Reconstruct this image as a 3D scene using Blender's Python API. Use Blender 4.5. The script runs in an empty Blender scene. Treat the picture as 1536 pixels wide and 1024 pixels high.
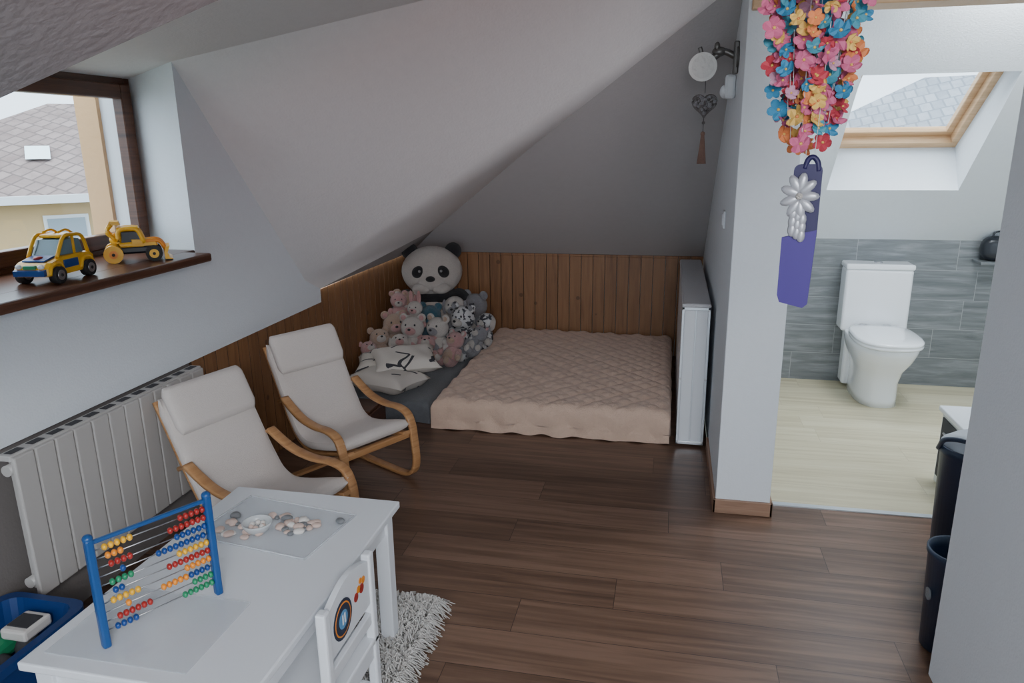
import bpy, bmesh, math, random
from mathutils import Vector, Matrix
random.seed(7)
SC=bpy.context.scene
# ---------------------------------------------------------------- materials
def newmat(name):
    m=bpy.data.materials.new(name); m.use_nodes=True
    nt=m.node_tree; b=nt.nodes["Principled BSDF"]; return m,nt,b
def mat(name,col,rough=.6,metal=0,bump=0,scale=40,var=0,sheen=0,alpha=1,trans=0,coat=0,emit=0,detail=3):
    m,nt,b=newmat(name); N=nt.nodes;L=nt.links
    b.inputs['Base Color'].default_value=(*col,1); b.inputs['Roughness'].default_value=rough
    b.inputs['Metallic'].default_value=metal; b.inputs['Alpha'].default_value=alpha
    b.inputs['Transmission Weight'].default_value=trans; b.inputs['Sheen Weight'].default_value=sheen
    b.inputs['Coat Weight'].default_value=coat
    if emit: b.inputs['Emission Color'].default_value=(*col,1); b.inputs['Emission Strength'].default_value=emit
    if bump or var:
        tc=N.new('ShaderNodeTexCoord'); nz=N.new('ShaderNodeTexNoise'); nz.inputs['Scale'].default_value=scale; nz.inputs['Detail'].default_value=detail
        L.new(tc.outputs['Object'],nz.inputs['Vector'])
        if bump:
            bp=N.new('ShaderNodeBump'); bp.inputs['Strength'].default_value=bump; bp.inputs['Distance'].default_value=.01
            L.new(nz.outputs['Fac'],bp.inputs['Height']); L.new(bp.outputs['Normal'],b.inputs['Normal'])
        if var:
            nz2=N.new('ShaderNodeTexNoise'); nz2.inputs['Scale'].default_value=scale*.3; L.new(tc.outputs['Object'],nz2.inputs['Vector'])
            mx=N.new('ShaderNodeMix'); mx.data_type='RGBA'
            mx.inputs['A'].default_value=(*[c*(1-var) for c in col],1); mx.inputs['B'].default_value=(*[min(1,c*(1+var)) for c in col],1)
            L.new(nz2.outputs['Fac'],mx.inputs['Factor']); L.new(mx.outputs['Result'],b.inputs['Base Color'])
    return m
def mth(nt,op,a,b=None,c=None):
    n=nt.nodes.new('ShaderNodeMath'); n.operation=op
    for i,v in enumerate((a,b,c)):
        if v is None: continue
        if isinstance(v,(int,float)): n.inputs[i].default_value=v
        else: nt.links.new(v,n.inputs[i])
    return n.outputs[0]
def plank(name,long,short,w,l,cols,groove,gap,rough=.45,bump=.15,grain=28,lg=1.6,idw=.5,stagger=True,soff=0,knots=False,spec=.5):
    m,nt,b=newmat(name); N=nt.nodes;L=nt.links
    tc=N.new('ShaderNodeTexCoord'); sp=N.new('ShaderNodeSeparateXYZ'); L.new(tc.outputs['Object'],sp.inputs[0])
    S=mth(nt,'ADD',sp.outputs[short],soff); G=sp.outputs[long]
    sw=mth(nt,'DIVIDE',S,w); row=mth(nt,'FLOOR',sw)
    wn=N.new('ShaderNodeTexWhiteNoise'); wn.noise_dimensions='1D'; L.new(row,wn.inputs['W'])
    u=mth(nt,'DIVIDE',G,l)
    if stagger: u=mth(nt,'ADD',u,wn.outputs['Value'])
    col=mth(nt,'FLOOR',u)
    cb=N.new('ShaderNodeCombineXYZ'); L.new(row,cb.inputs[0]); L.new(col,cb.inputs[1])
    w2=N.new('ShaderNodeTexWhiteNoise'); w2.noise_dimensions='2D'; L.new(cb.outputs[0],w2.inputs['Vector'])
    idv=w2.outputs['Value']
    fs=mth(nt,'FRACT',sw); es=mth(nt,'MULTIPLY',mth(nt,'MINIMUM',fs,mth(nt,'SUBTRACT',1,fs)),w)
    fl=mth(nt,'FRACT',u); el=mth(nt,'MULTIPLY',mth(nt,'MINIMUM',fl,mth(nt,'SUBTRACT',1,fl)),l)
    mask=mth(nt,'LESS_THAN',mth(nt,'MINIMUM',es,el),gap)
    cg=N.new('ShaderNodeCombineXYZ'); L.new(mth(nt,'MULTIPLY',G,lg),cg.inputs[0]); L.new(mth(nt,'MULTIPLY',S,grain),cg.inputs[1]); L.new(mth(nt,'MULTIPLY',idv,37.),cg.inputs[2])
    nz=N.new('ShaderNodeTexNoise'); nz.inputs['Scale'].default_value=1; nz.inputs['Detail'].default_value=6; nz.inputs['Roughness'].default_value=.62; nz.inputs['Distortion'].default_value=.6
    L.new(cg.outputs[0],nz.inputs['Vector'])
    g=mth(nt,'MULTIPLY',mth(nt,'SUBTRACT',nz.outputs['Fac'],.5),1.7)
    fac=mth(nt,'ADD',mth(nt,'MULTIPLY',mth(nt,'SUBTRACT',idv,.5),idw),mth(nt,'ADD',g,.5))
    cr=N.new('ShaderNodeValToRGB'); e=cr.color_ramp.elements
    e[0].color=(*cols[0],1); e[1].color=(*cols[-1],1); e[0].position=.15; e[1].position=.85
    for i,c in enumerate(cols[1:-1]):
        x=e.new(.15+.7*(i+1)/(len(cols)-1)); x.color=(*c,1)
    L.new(fac,cr.inputs[0]); src=cr.outputs[0]
    if knots:
        vo=N.new('ShaderNodeTexVoronoi'); vo.inputs['Scale'].default_value=5.5; L.new(tc.outputs['Object'],vo.inputs['Vector'])
        k=mth(nt,'LESS_THAN',vo.outputs['Distance'],.09)
        mk=N.new('ShaderNodeMix'); mk.data_type='RGBA'; L.new(mth(nt,'MULTIPLY',k,.7),mk.inputs['Factor']); L.new(src,mk.inputs['A']); mk.inputs['B'].default_value=(*[c*.5 for c in cols[0]],1); src=mk.outputs['Result']
    mx=N.new('ShaderNodeMix'); mx.data_type='RGBA'; L.new(mask,mx.inputs['Factor']); L.new(src,mx.inputs['A']); mx.inputs['B'].default_value=(*groove,1)
    L.new(mx.outputs['Result'],b.inputs['Base Color']); b.inputs['Roughness'].default_value=rough; b.inputs['Specular IOR Level'].default_value=spec
    bp=N.new('ShaderNodeBump'); bp.inputs['Strength'].default_value=bump; bp.inputs['Distance'].default_value=.003
    L.new(mth(nt,'SUBTRACT',nz.outputs['Fac'],mask),bp.inputs['Height']); L.new(bp.outputs['Normal'],b.inputs['Normal'])
    return m
X_,Y_,Z_=0,1,2
M_floor=plank('laminate_dark',X_,Y_,.19,1.25,[(.085,.047,.030),(.145,.083,.054),(.22,.132,.090)],(.045,.025,.016),.0012,rough=.34,idw=.4,grain=30,lg=1.5,bump=.12)
M_bfloor=plank('laminate_light',X_,Y_,.19,1.25,[(.48,.42,.27),(.60,.54,.37),(.68,.63,.46)],(.42,.36,.24),.001,rough=.42,idw=.25,grain=22,lg=1.2,bump=.08)
WC=[(.17,.075,.030),(.25,.118,.048),(.31,.152,.066)]
M_wainB=plank('pine_boards_back',Z_,X_,.09,9,WC,(.06,.028,.013),.0025,rough=.5,idw=.2,grain=35,lg=2.2,stagger=False,soff=2.0,knots=True,bump=.4)
M_wainL=plank('pine_boards_left',Z_,Y_,.09,9,WC,(.06,.028,.013),.0025,rough=.5,idw=.2,grain=35,lg=2.2,stagger=False,knots=True,bump=.4)
M_tile=plank('stone_tile',X_,Z_,.194,.60,[(.105,.115,.12),(.165,.178,.185),(.26,.275,.285)],(.32,.33,.33),.0016,rough=.35,idw=.15,grain=30,lg=3.0,bump=.15)
M_birch=plank('bent_birch',X_,Z_,3,30,[(.36,.17,.07),(.50,.26,.11),(.58,.33,.16)],(.5,.27,.12),.0,rough=.38,idw=0,grain=60,lg=6,bump=.05)
M_pine=plank('pine_trim',X_,Z_,3,30,[(.55,.33,.17),(.66,.42,.23),(.74,.5,.30)],(.6,.37,.2),.0,rough=.45,idw=0,grain=60,lg=3,bump=.05)
M_base=plank('baseboard_wood',X_,Z_,3,30,[(.24,.14,.09),(.32,.19,.125),(.38,.24,.16)],(.3,.18,.11),.0,rough=.5,idw=0,grain=60,lg=3,bump=.05)
M_brown=plank('dark_window_wood',Y_,Z_,3,30,[(.05,.018,.010),(.095,.036,.018),(.14,.055,.028)],(.05,.02,.012),.0,rough=.3,idw=0,grain=60,lg=3,bump=.05)
M_wall=mat('plaster_white',(.74,.78,.82),.9,bump=.12,scale=120,var=.02)
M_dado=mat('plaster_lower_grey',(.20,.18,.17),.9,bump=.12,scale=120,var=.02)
M_ceil=mat('plaster_ceiling',(.76,.745,.745),.9,bump=.15,scale=90,var=.03)
M_ceilb=mat('plaster_back_shaded',(.45,.44,.445),.92,bump=.15,scale=90,var=.03)  # ceiling plaster darkened: shade of the back slope put into the colour
M_near=mat('plaster_near_shaded',(.22,.22,.23),.92,bump=.15,scale=90,var=.03)  # same plaster, much darker: the near slope's shade is painted in
M_white=mat('white_lacquer',(.76,.79,.83),.35)
M_ceramic=mat('ceramic',(.82,.84,.87),.12,coat=.5)
M_rad=mat('radiator_enamel',(.48,.46,.44),.4)
M_cotton=mat('natural_cotton',(.68,.62,.58),.95,bump=.3,scale=350,var=.04,sheen=.3)
M_black=mat('black_plastic',(.012,.015,.022),.35)
M_dark=mat('dark_grey',(.05,.05,.055),.8)  # plain dark grey for vent slots, cords, toys and cabinet front
M_chrome=mat('satin_metal',(.5,.5,.52),.3,metal=1)
M_alu=mat('aluminium_edge',(.62,.66,.70),.35,metal=.6)
M_navy=mat('navy_plastic',(.02,.035,.07),.4)
M_blue=mat('blue_paint',(.01,.075,.25),.35)
M_blueb=mat('blue_bucket',(.008,.04,.17),.35)
M_yel=mat('yellow_plastic',(.85,.45,.02),.3)
M_red=mat('red_paint',(.38,.025,.02),.3)
M_org=mat('orange_paint',(.85,.28,.02),.35)
M_grn=mat('green_paint',(.02,.25,.11),.35)
M_bbl=mat('bead_blue',(.01,.06,.25),.3)
M_rub=mat('rubber',(.02,.02,.022),.7)
M_glassd=mat('toy_window',(.16,.26,.32),.15)
M_grey=mat('grey_blanket',(.14,.15,.165),.95,bump=.5,scale=150,var=.12,sheen=.2)
M_peach=mat('peach_quilt',(.68,.49,.38),.9,bump=.5,scale=160,var=.06,sheen=.3)
def glassmat(name,tint=(.93,.97,1)):
    m,nt,b=newmat(name); N=nt.nodes;L=nt.links
    t=N.new('ShaderNodeBsdfTransparent'); t.inputs[0].default_value=(*tint,1)
    g=N.new('ShaderNodeBsdfGlossy'); g.inputs['Roughness'].default_value=.03
    mx=N.new('ShaderNodeMixShader'); mx.inputs[0].default_value=.05
    L.new(t.outputs[0],mx.inputs[1]); L.new(g.outputs[0],mx.inputs[2]); L.new(mx.outputs[0],N['Material Output'].inputs[0]); return m
M_glass=glassmat('window_glass')
M_film=mat('clear_plastic',(.8,.84,.88),.15,alpha=.3)
def pattern(name,a,bcol,scale,th):
    m,nt,b=newmat(name); N=nt.nodes;L=nt.links
    tc=N.new('ShaderNodeTexCoord'); v=N.new('ShaderNodeTexVoronoi'); v.feature='DISTANCE_TO_EDGE'; v.inputs['Scale'].default_value=scale; L.new(tc.outputs['Object'],v.inputs['Vector'])
    nz=N.new('ShaderNodeTexNoise'); nz.inputs['Scale'].default_value=scale*.8; L.new(tc.outputs['Object'],nz.inputs['Vector'])
    k=mth(nt,'MULTIPLY',mth(nt,'LESS_THAN',v.outputs['Distance'],th),mth(nt,'GREATER_THAN',nz.outputs['Fac'],.52))
    mx=N.new('ShaderNodeMix'); mx.data_type='RGBA'; L.new(k,mx.inputs['Factor']); mx.inputs['A'].default_value=(*a,1); mx.inputs['B'].default_value=(*bcol,1)
    L.new(mx.outputs['Result'],b.inputs['Base Color']); b.inputs['Roughness'].default_value=.9; return m
M_pillow=pattern('pillow_print',(.62,.58,.53),(.05,.05,.06),7,.045)
M_zebra=pattern('zebra_plush',(.5,.5,.5),(.05,.05,.06),30,.2)
# ---------------------------------------------------------------- builder
_c={}
def t_sphere(u,v):
    k=('s',u,v)
    if k not in _c:
        b=bmesh.new(); bmesh.ops.create_uvsphere(b,u_segments=u,v_segments=v,radius=1); b.verts.index_update()
        _c[k]=([tuple(x.co) for x in b.verts],[[q.index for q in f.verts] for f in b.faces]); b.free()
    return _c[k]
def t_cyl(s,r1,r2):
    k=('c',s,round(r1,4),round(r2,4))
    if k not in _c:
        b=bmesh.new(); bmesh.ops.create_cone(b,cap_ends=True,segments=s,radius1=r1,radius2=r2,depth=1)
        _c[k]=([tuple(x.co) for x in b.verts],[[q.index for q in f.verts] for f in b.faces]); b.free()
    return _c[k]
def cat(pts,n=6):
    P=[Vector(p) for p in pts]; P=[2*P[0]-P[1]]+P+[2*P[-1]-P[-2]]; out=[]
    for i in range(1,len(P)-2):
        for j in range(n):
            t=j/n; a,b,c,d=P[i-1],P[i],P[i+1],P[i+2]
            out.append(.5*((2*b)+(c-a)*t+(2*a-5*b+4*c-d)*t*t+(3*b-a-3*c+d)*t**3))
    out.append(P[-2]); return out
def RZ(deg,loc=(0,0,0)): return Matrix.Translation(loc)@Matrix.Rotation(math.radians(deg),4,'Z')
class B:
    def __init__(s,name,M=None): s.name=name; s.v=[];s.f=[];s.mi=[];s.sm=[];s.mats=[]; s.M=M or Matrix.Identity(4)
    def add(s,vs,fs,m,smooth=True,M=None):
        if m not in s.mats: s.mats.append(m)
        k=s.mats.index(m); T=s.M@M if M is not None else s.M; o=len(s.v)
        s.v+=[tuple(T@Vector(v)) for v in vs]
        for f in fs:
            s.f.append([i+o for i in f]); s.mi.append(k); s.sm.append(smooth and len(f)<=4)
    def poly(s,pts,m): s.add(pts,[list(range(len(pts)))],m,False)
    def box(s,lo,hi,m,bev=0,M=None,seg=2):
        b=bmesh.new(); bmesh.ops.create_cube(b,size=1)
        c=[(lo[i]+hi[i])/2 for i in range(3)]; d=[abs(hi[i]-lo[i]) for i in range(3)]
        for v in b.verts: v.co=Vector((v.co[i]*d[i]+c[i] for i in range(3)))
        if bev: bmesh.ops.bevel(b,geom=b.edges[:],offset=min(bev,min(d)*.45),segments=seg,profile=.5,affect='EDGES')
        b.verts.index_update(); s.add([tuple(x.co) for x in b.verts],[[q.index for q in f.verts] for f in b.faces],m,False,M); b.free()
    def sph(s,c,r,m,rot=None,u=20,v=12,M=None):
        if isinstance(r,(int,float)): r=(r,r,r)
        T=Matrix.Translation(c)@(rot.to_4x4() if rot is not None else Matrix.Identity(4))@Matrix.Diagonal((*r,1))
        a=t_sphere(u,v); s.add(a[0],a[1],m,True,(M@T) if M is not None else T)
    def cyl(s,p,q,r,m,r2=None,seg=16,M=None):
        p=Vector(p);q=Vector(q);d=q-p; L=d.length
        T=Matrix.Translation((p+q)/2)@Vector((0,0,1)).rotation_difference(d).to_matrix().to_4x4()@Matrix.Diagonal((1,1,L,1))
        a=t_cyl(seg,r,r if r2 is None else r2); s.add(a[0],a[1],m,True,(M@T) if M is not None else T)
    def tube(s,pts,r,m,seg=8,n=6,smoothp=True,r2=None):
        P=cat(pts,n) if smoothp else [Vector(p) for p in pts]; vs=[];fs=[]; up=Vector((0,0,1))
        K=len(P)
        for i,p in enumerate(P):
            t=(P[min(i+1,K-1)]-P[max(i-1,0)]).normalized(); a=t.cross(up)
            if a.length<.05: a=t.cross(Vector((1,0,0)))
            a.normalize(); c=t.cross(a); rr=r if r2 is None else r+(r2-r)*i/(K-1)
            for j in range(seg):
                th=2*math.pi*j/seg; vs.append(p+a*math.cos(th)*rr+c*math.sin(th)*rr)
        for i in range(K-1):
            for j in range(seg): fs.append([i*seg+j,i*seg+(j+1)%seg,(i+1)*seg+(j+1)%seg,(i+1)*seg+j])
        fs.append(list(range(seg))); fs.append([(K-1)*seg+j for j in range(seg)][::-1]); s.add(vs,fs,m)
    def sweep(s,path,yc,w,th,m,exp=.5,n=6,seg=20,endround=True,off=0,M=None,end=3):
        P=[Vector((p[0],0,p[1])) for p in path]; P=cat(P,n); K=len(P); vs=[];fs=[]; prev=None
        for i,p in enumerate(P):
            t=(P[min(i+1,K-1)]-P[max(i-1,0)]).normalized(); nn=Vector((-t.z,0,t.x))
            if prev is None:
                if nn.z<0: nn=-nn
            elif nn.dot(prev)<0: nn=-nn
            prev=nn
            q=min(i,K-1-i); sc=1; sw=1
            if endround and q<end: sc=math.sqrt(max(.03,1-(1-(q+.0)/end)**2)); sw=.94+.06*q/end
            for j in range(seg):
                a=2*math.pi*j/seg; ca,sa=math.cos(a),math.sin(a)
                yy=math.copysign(abs(ca)**exp,ca)*w/2*sw; zz=math.copysign(abs(sa)**exp,sa)*th/2*sc
                vs.append(p+nn*(zz+off)+Vector((0,yc+yy,0)))
        for i in range(K-1):
            for j in range(seg): fs.append([i*seg+j,i*seg+(j+1)%seg,(i+1)*seg+(j+1)%seg,(i+1)*seg+j])
        fs.append(list(range(seg))); fs.append([(K-1)*seg+j for j in range(seg)][::-1]); s.add(vs,fs,m,True,M)
    def sup(s,c,r,m,e1=.5,e2=.5,rot=None,u=32,v=16,M=None,f=None):
        sg=lambda x,e: math.copysign(abs(x)**e,x)
        vs=[];fs=[]
        for i in range(v+1):
            ph=-math.pi/2+math.pi*i/v
            for j in range(u):
                th=2*math.pi*j/u
                p=Vector((r[0]*sg(math.cos(ph),e1)*sg(math.cos(th),e2),r[1]*sg(math.cos(ph),e1)*sg(math.sin(th),e2),r[2]*sg(math.sin(ph),e1)))
                vs.append(f(p) if f else p)
        for i in range(v):
            for j in range(u): fs.append([i*u+j,i*u+(j+1)%u,(i+1)*u+(j+1)%u,(i+1)*u+j])
        T=Matrix.Translation(c)@(rot.to_4x4() if rot is not None else Matrix.Identity(4)); s.add(vs,fs,m,True,(M@T) if M is not None else T)
    def pillow(s,c,r,m,rot=None,pinch=.12):
        n=18; vs=[];fs=[]
        for sd in (1,-1):
            for i in range(n+1):
                for j in range(n+1):
                    u=2*i/n-1; w=2*j/n-1
                    h=((1-u**4)*(1-w**4))**.45
                    x=r[0]*u*(1-pinch*(1-w*w)*abs(u)); y=r[1]*w*(1-pinch*(1-u*u)*abs(w))
                    vs.append((x,y,sd*r[2]*h*(1+.08*math.sin(7*u+3*w))))
        o=(n+1)**2
        for k in (0,1):
            for i in range(n):
                for j in range(n):
                    q=[k*o+i*(n+1)+j,k*o+(i+1)*(n+1)+j,k*o+(i+1)*(n+1)+j+1,k*o+i*(n+1)+j+1]; fs.append(q if k==0 else q[::-1])
        T=Matrix.Translation(c)@(rot.to_4x4() if rot is not None else Matrix.Identity(4)); s.add(vs,fs,m,True,T)
    def loft(s,rings,m,cap=True,M=None,smooth=True):
        n=len(rings[0]); vs=[p for r in rings for p in r]; fs=[]
        for i in range(len(rings)-1):
            for j in range(n): fs.append([i*n+j,i*n+(j+1)%n,(i+1)*n+(j+1)%n,(i+1)*n+j])
        if cap: fs.append(list(range(n))[::-1]); fs.append([(len(rings)-1)*n+j for j in range(n)])
        s.add(vs,fs,m,smooth,M)
    def prism(s,pts,y0,y1,m,M=None,inset=0,smooth=False):
        n=len(pts); cx=sum(p[0] for p in pts)/n; cz=sum(p[1] for p in pts)/n
        sh=lambda p:(cx+(p[0]-cx)*(1-inset),cz+(p[1]-cz)*(1-inset))
        d=(y1-y0)*.12 if inset else 0; R=[]
        ys=[(y0,1),(y0+d,0),(y1-d,0),(y1,1)] if inset else [(y0,0),(y1,0)]
        for y,k in ys: R.append([((sh(p) if k else p)[0],y,(sh(p) if k else p)[1]) for p in pts])
        s.loft(R,m,True,M,smooth)
    def done(s,recalc=True):
        me=bpy.data.meshes.new(s.name); me.from_pydata(s.v,[],s.f)
        for m in s.mats: me.materials.append(m)
        me.polygons.foreach_set('material_index',s.mi); me.polygons.foreach_set('use_smooth',s.sm)
        me.update(); bm=bmesh.new(); bm.from_mesh(me); bmesh.ops.recalc_face_normals(bm,faces=bm.faces[:]) ; bm.to_mesh(me); bm.free()
        o=bpy.data.objects.new(s.name,me); SC.collection.objects.link(o); return o
# ---------------------------------------------------------------- room shell
A=(-2,2.8,1.93); Bp=(-2,3.75,.86); B2=(-2,3.92,.78); C=(-2,5.55,.77); T=(.25,3.3,2.22); V=(.25,3.155,2.383)
e1=(-.785,4.28,1.583); e2=(-1.71,5.22,.981)
b=B('floor'); b.box((-2.12,-2.2,-.06),(3.0,3.2,0),M_floor); b.box((-2.12,3.2,-.06),(.25,5.6,0),M_floor); b.done()
b=B('floor_bathroom'); b.box((.40,3.2,-.06),(3.0,5.2,0.002),M_bfloor); b.done()
b=B('trim_threshold'); b.box((.48,3.185,0),(2.6,3.215,.006),M_alu); b.done()
b=B('wall_back'); b.box((-2.1,5.56,0),(.25,5.7,.9),M_wall); b.done()
b=B('wainscot_back')
for i in range(25): b.box((-2+.09*i+.001,5.545,0),(-2+.09*(i+1)-.001,5.559,.755),M_wainB,.003)
b.box((-2,5.535,.755),(.25,5.559,.772),M_wainB,.003); b.done()
b=B('wainscot_left')
for i in range(82):
    y=-1.8+.09*i
    if y<2.66: continue
    if y+.09>5.56: break
    b.box((-2.03,y+.001,0),(-2.015,y+.089,.70 if y<3.87 else .772),M_wainL,.003)
b.done()
b=B('ceiling_slope_back'); b.poly([C,(.25,5.55,.77),(.25,5.56,.76),T,e1,e2],M_ceilb); b.poly([B2,C,e2],M_ceilb); b.done()  # left-hand sliver also takes the shade-darkened plaster
b=B('ceiling_slope_left')
b.add([A,Bp,T,V,e1,e2,B2],[[0,1,2],[0,2,3],[1,4,2],[1,5,4],[1,6,5]],M_ceil,True); b.done()
zq=lambda x:1.93+.2013*(x+2)
b=B('ceiling'); b.poly([A,V,(1.0,3.2,zq(1.0)),(1.0,-2.2,zq(1)),(-2,-2.2,1.93)],M_ceil)
b.poly([A,(-2,1.65,1.93),(-2.32,1.65,1.88),(-2.32,2.93,1.88)],M_ceil); b.poly([(1,-2.2,zq(1)),(1,3.2,zq(1)),(3,3.2,zq(1)),(3,-2.2,zq(1))],M_ceil); b.done()
E1=(-1.415,-.035,1.15);E2=(.608,1.70,2.449)
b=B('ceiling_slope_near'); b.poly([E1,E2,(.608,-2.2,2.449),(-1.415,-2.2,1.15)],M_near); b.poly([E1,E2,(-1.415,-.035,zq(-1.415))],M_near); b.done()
b=B('wall_left')
yw0,yw1=1.65,2.8
b.poly([(-2,-2.2,.70),(-2,3.92,.70),B2,Bp,(-2,yw1,1.15),(-2,yw0,1.15),(-2,-2.2,1.15)],M_wall)
b.poly([(-2,yw1,1.15),Bp,A],M_wall)
b.poly([(-2,-2.2,1.15),(-2,yw0,1.15),(-2,yw0,1.93),(-2,-2.2,1.93)],M_wall)
b.poly([(-2,yw1,1.15),A,(-2.32,2.93,1.88),(-2.32,2.93,1.15)],M_wall)
b.poly([(-2,yw0,1.15),(-2,yw0,1.93),(-2.32,yw0,1.88),(-2.32,yw0,1.15)],M_wall)
b.poly([(-2,-2.2,.70),(-2,3.92,.70),(-2.03,3.92,.70),(-2.03,-2.2,.70)],M_wall)
b.poly([(-2,3.92,.70),B2,(-2.03,3.92,.78),(-2.03,3.92,.70)],M_wall)
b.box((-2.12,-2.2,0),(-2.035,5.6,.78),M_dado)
b.done()
b=B('window_sill'); b.box((-2.30,1.66,1.135),(-1.99,2.79,1.17),M_brown,.006); b.box((-2.0,1.5,1.135),(-1.865,2.72,1.17),M_brown,.008); b.done()
b=B('window_1')
def frame(b,x0,x1,y0,y1,z0,z1,t,m):
    b.box((x0,y0,z0),(x1,y0+t,z1),m,.006); b.box((x0,y1-t,z0),(x1,y1,z1),m,.006)
    b.box((x0,y0+t,z0),(x1,y1-t,z0+t),m,.006); b.box((x0,y0+t,z1-t),(x1,y1-t,z1),m,.006)
frame(b,-2.37,-2.31,1.62,2.95,1.14,1.90,.055,M_brown)
frame(b,-2.335,-2.285,1.67,2.90,1.19,1.855,.06,M_brown)
b.poly([(-2.318,1.72,1.245),(-2.318,2.845,1.245),(-2.318,2.845,1.80),(-2.318,1.72,1.80)],M_glass)
b.done()
b=B('wall_exterior'); b.box((-2.56,2.88,.6),(-2.45,3.3,2.1),mat('ochre_render',(.70,.42,.21),.9,bump=.2)); b.box((-2.45,2.90,.6),(-2.372,3.3,2.1),M_white); b.done()
# partition and header
b=B('wall_partition'); b.box((.25,3.08,0),(.48,5.56,2.62),M_wall,.004); b.done()
b=B('baseboard_partition'); b.box((.238,3.068,0),(.492,3.081,.065),M_base,.003); b.box((.238,3.068,0),(.251,3.79,.065),M_base,.003); b.box((.479,3.068,0),(.492,3.18,.065),M_base,.003); b.done()
b=B('wall_header'); b.box((.48,3.08,2.10),(3.0,3.2,2.62),M_wall); b.done()
b=B('trim_1'); b.box((.262,3.05,2.062),(2.4,3.2,2.10),M_pine,.004); b.done()
b=B('wall_right'); b.box((.84,-2.2,0),(.95,2.14,2.7),M_wall,.003); b.box((1.6,2.0,0),(1.7,3.2,2.7),M_wall); b.box((.95,2.0,0),(1.7,2.14,2.7),M_wall);b.done()
# bathroom
b=B('wall_bathroom_back'); b.box((.48,5.12,0),(2.7,5.2,.97),M_tile); b.done()
b=B('wall_bathroom_right'); b.box((2.6,3.2,0),(2.7,5.2,2.5),M_wall); b.done()
sl=lambda y:.97+(5.12-y)
b=B('ceiling_bathroom')
x0,x1,yb,yt,yc=.91,1.63,4.79,4.187,3.65
def sp(x,y): return (x,y,sl(y))
b.poly([sp(.48,5.12),sp(2.6,5.12),sp(2.6,yb),sp(.48,yb)],M_wall)
b.poly([sp(.48,yb),sp(x0,yb),sp(x0,yt),sp(.48,yt)],M_wall)
b.poly([sp(x1,yb),sp(2.6,yb),sp(2.6,yt),sp(x1,yt)],M_wall)
b.poly([sp(.48,yt),sp(2.6,yt),sp(2.6,yc),sp(.48,yc)],M_wall)
b.poly([sp(.48,yc),sp(2.6,yc),(2.6,3.2,sl(yc)),(.48,3.2,sl(yc))],M_wall)
fb=(4.94,1.54); ft=(4.30,1.99)
b.poly([sp(x0,yb),sp(x1,yb),(x1,*fb),(x0,*fb)],M_wall); b.poly([sp(x0,yt),sp(x1,yt),(x1,*ft),(x0,*ft)],M_wall)
b.poly([sp(x0,yb),sp(x0,yt),(x0,*ft),(x0,*fb)],M_wall); b.poly([sp(x1,yb),sp(x1,yt),(x1,*ft),(x1,*fb)],M_wall)
b.done()
sd=Vector((0,ft[0]-fb[0],ft[1]-fb[1])); Lh=sd.length; sd.normalize(); nd=Vector((0,sd.z,-sd.y))
Ms=Matrix(((1,0,0,0),(0,sd.y,nd.y,fb[0]),(0,sd.z,nd.z,fb[1]),(0,0,0,1)))
b=B('window_2',Ms)
for (a0,a1,c0,c1) in ((x0-.03,x1+.03,-.05,.045),(x0-.03,x1+.03,Lh-.03,Lh+.06),(x0-.03,x0+.035,.045,Lh-.03),(x1-.035,x1+.03,.045,Lh-.03)):
    b.box((a0,c0,0),(a1,c1,.07),M_pine,.005)
for (a0,a1,c0,c1) in ((x0+.02,x1-.02,.03,.085),(x0+.02,x1-.02,Lh-.07,Lh-.02),(x0+.02,x0+.07,.08,Lh-.06),(x1-.07,x1-.02,.08,Lh-.06)):
    b.box((a0,c0,.05),(a1,c1,.09),M_pine,.005)
b.poly([(x0+.06,.07,.085),(x1-.06,.07,.085),(x1-.06,Lh-.05,.085),(x0+.06,Lh-.05,.085)],M_glass)
b.cyl((x0+.1,Lh-.05,.03),(x1-.1,Lh-.05,.03),.008,M_alu)
b.done()
# ---------------------------------------------------------------- outside
def roofm(n,a,bb,c,g): return plank(n,X_,Y_,.3,.22,[a,bb,c],g,.018,rough=.9,idw=.6,grain=3,lg=3)
M_roof=roofm('roof_tiles',(.17,.125,.115),(.21,.16,.148),(.25,.195,.18),(.12,.09,.085))
M_roof2=roofm('roof_tiles_grey',(.22,.24,.27),(.26,.28,.31),(.31,.33,.36),(.17,.19,.22))
M_hw=mat('yellow_render',(.60,.42,.22),.9); M_hwin=mat('house_window',(.30,.36,.42),.2); M_rw=mat('roof_window',(.5,.66,.72),.1)
def house(name,ang,dist,e0,e1_,zE,zR,dep,wallm,roof,sky=True):
    M=RZ(ang)@Matrix.Translation((0,dist,0)); b=B(name,M)
    b.box((e0+.4,.4,-3.6),(e1_-.4,2*dep-.4,zE+.1),wallm)
    r0,r1=e0+dep,e1_-dep
    b.poly([(e0,0,zE),(e1_,0,zE),(r1,dep,zR),(r0,dep,zR)],roof); b.poly([(e0,0,zE),(r0,dep,zR),(e0,2*dep,zE)],roof)
    b.poly([(e1_,0,zE),(e1_,2*dep,zE),(r1,dep,zR)],roof); b.poly([(e0,2*dep,zE),(r0,dep,zR),(r1,dep,zR),(e1_,2*dep,zE)],roof)
    b.box((e0,-.08,zE-.12),(e1_,.02,zE+.02),M_white); m=(zR-zE)/dep
    if sky:
        for e in (-.75,.25):
            b.add([(e,1.3,zE+1.3*m+.05),(e+.4,1.3,zE+1.3*m+.05),(e+.4,1.85,zE+1.85*m+.05),(e,1.85,zE+1.85*m+.05)],[[0,1,2,3]],M_rw,False)
    for k in range(-2,4):
        e=k*1.5-.6
        b.box((e,.36,zE-1.3),(e+.7,.42,zE-.35),M_white); b.box((e+.06,.33,zE-1.24),(e+.64,.37,zE-.41),M_hwin)
    b.done()
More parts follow.
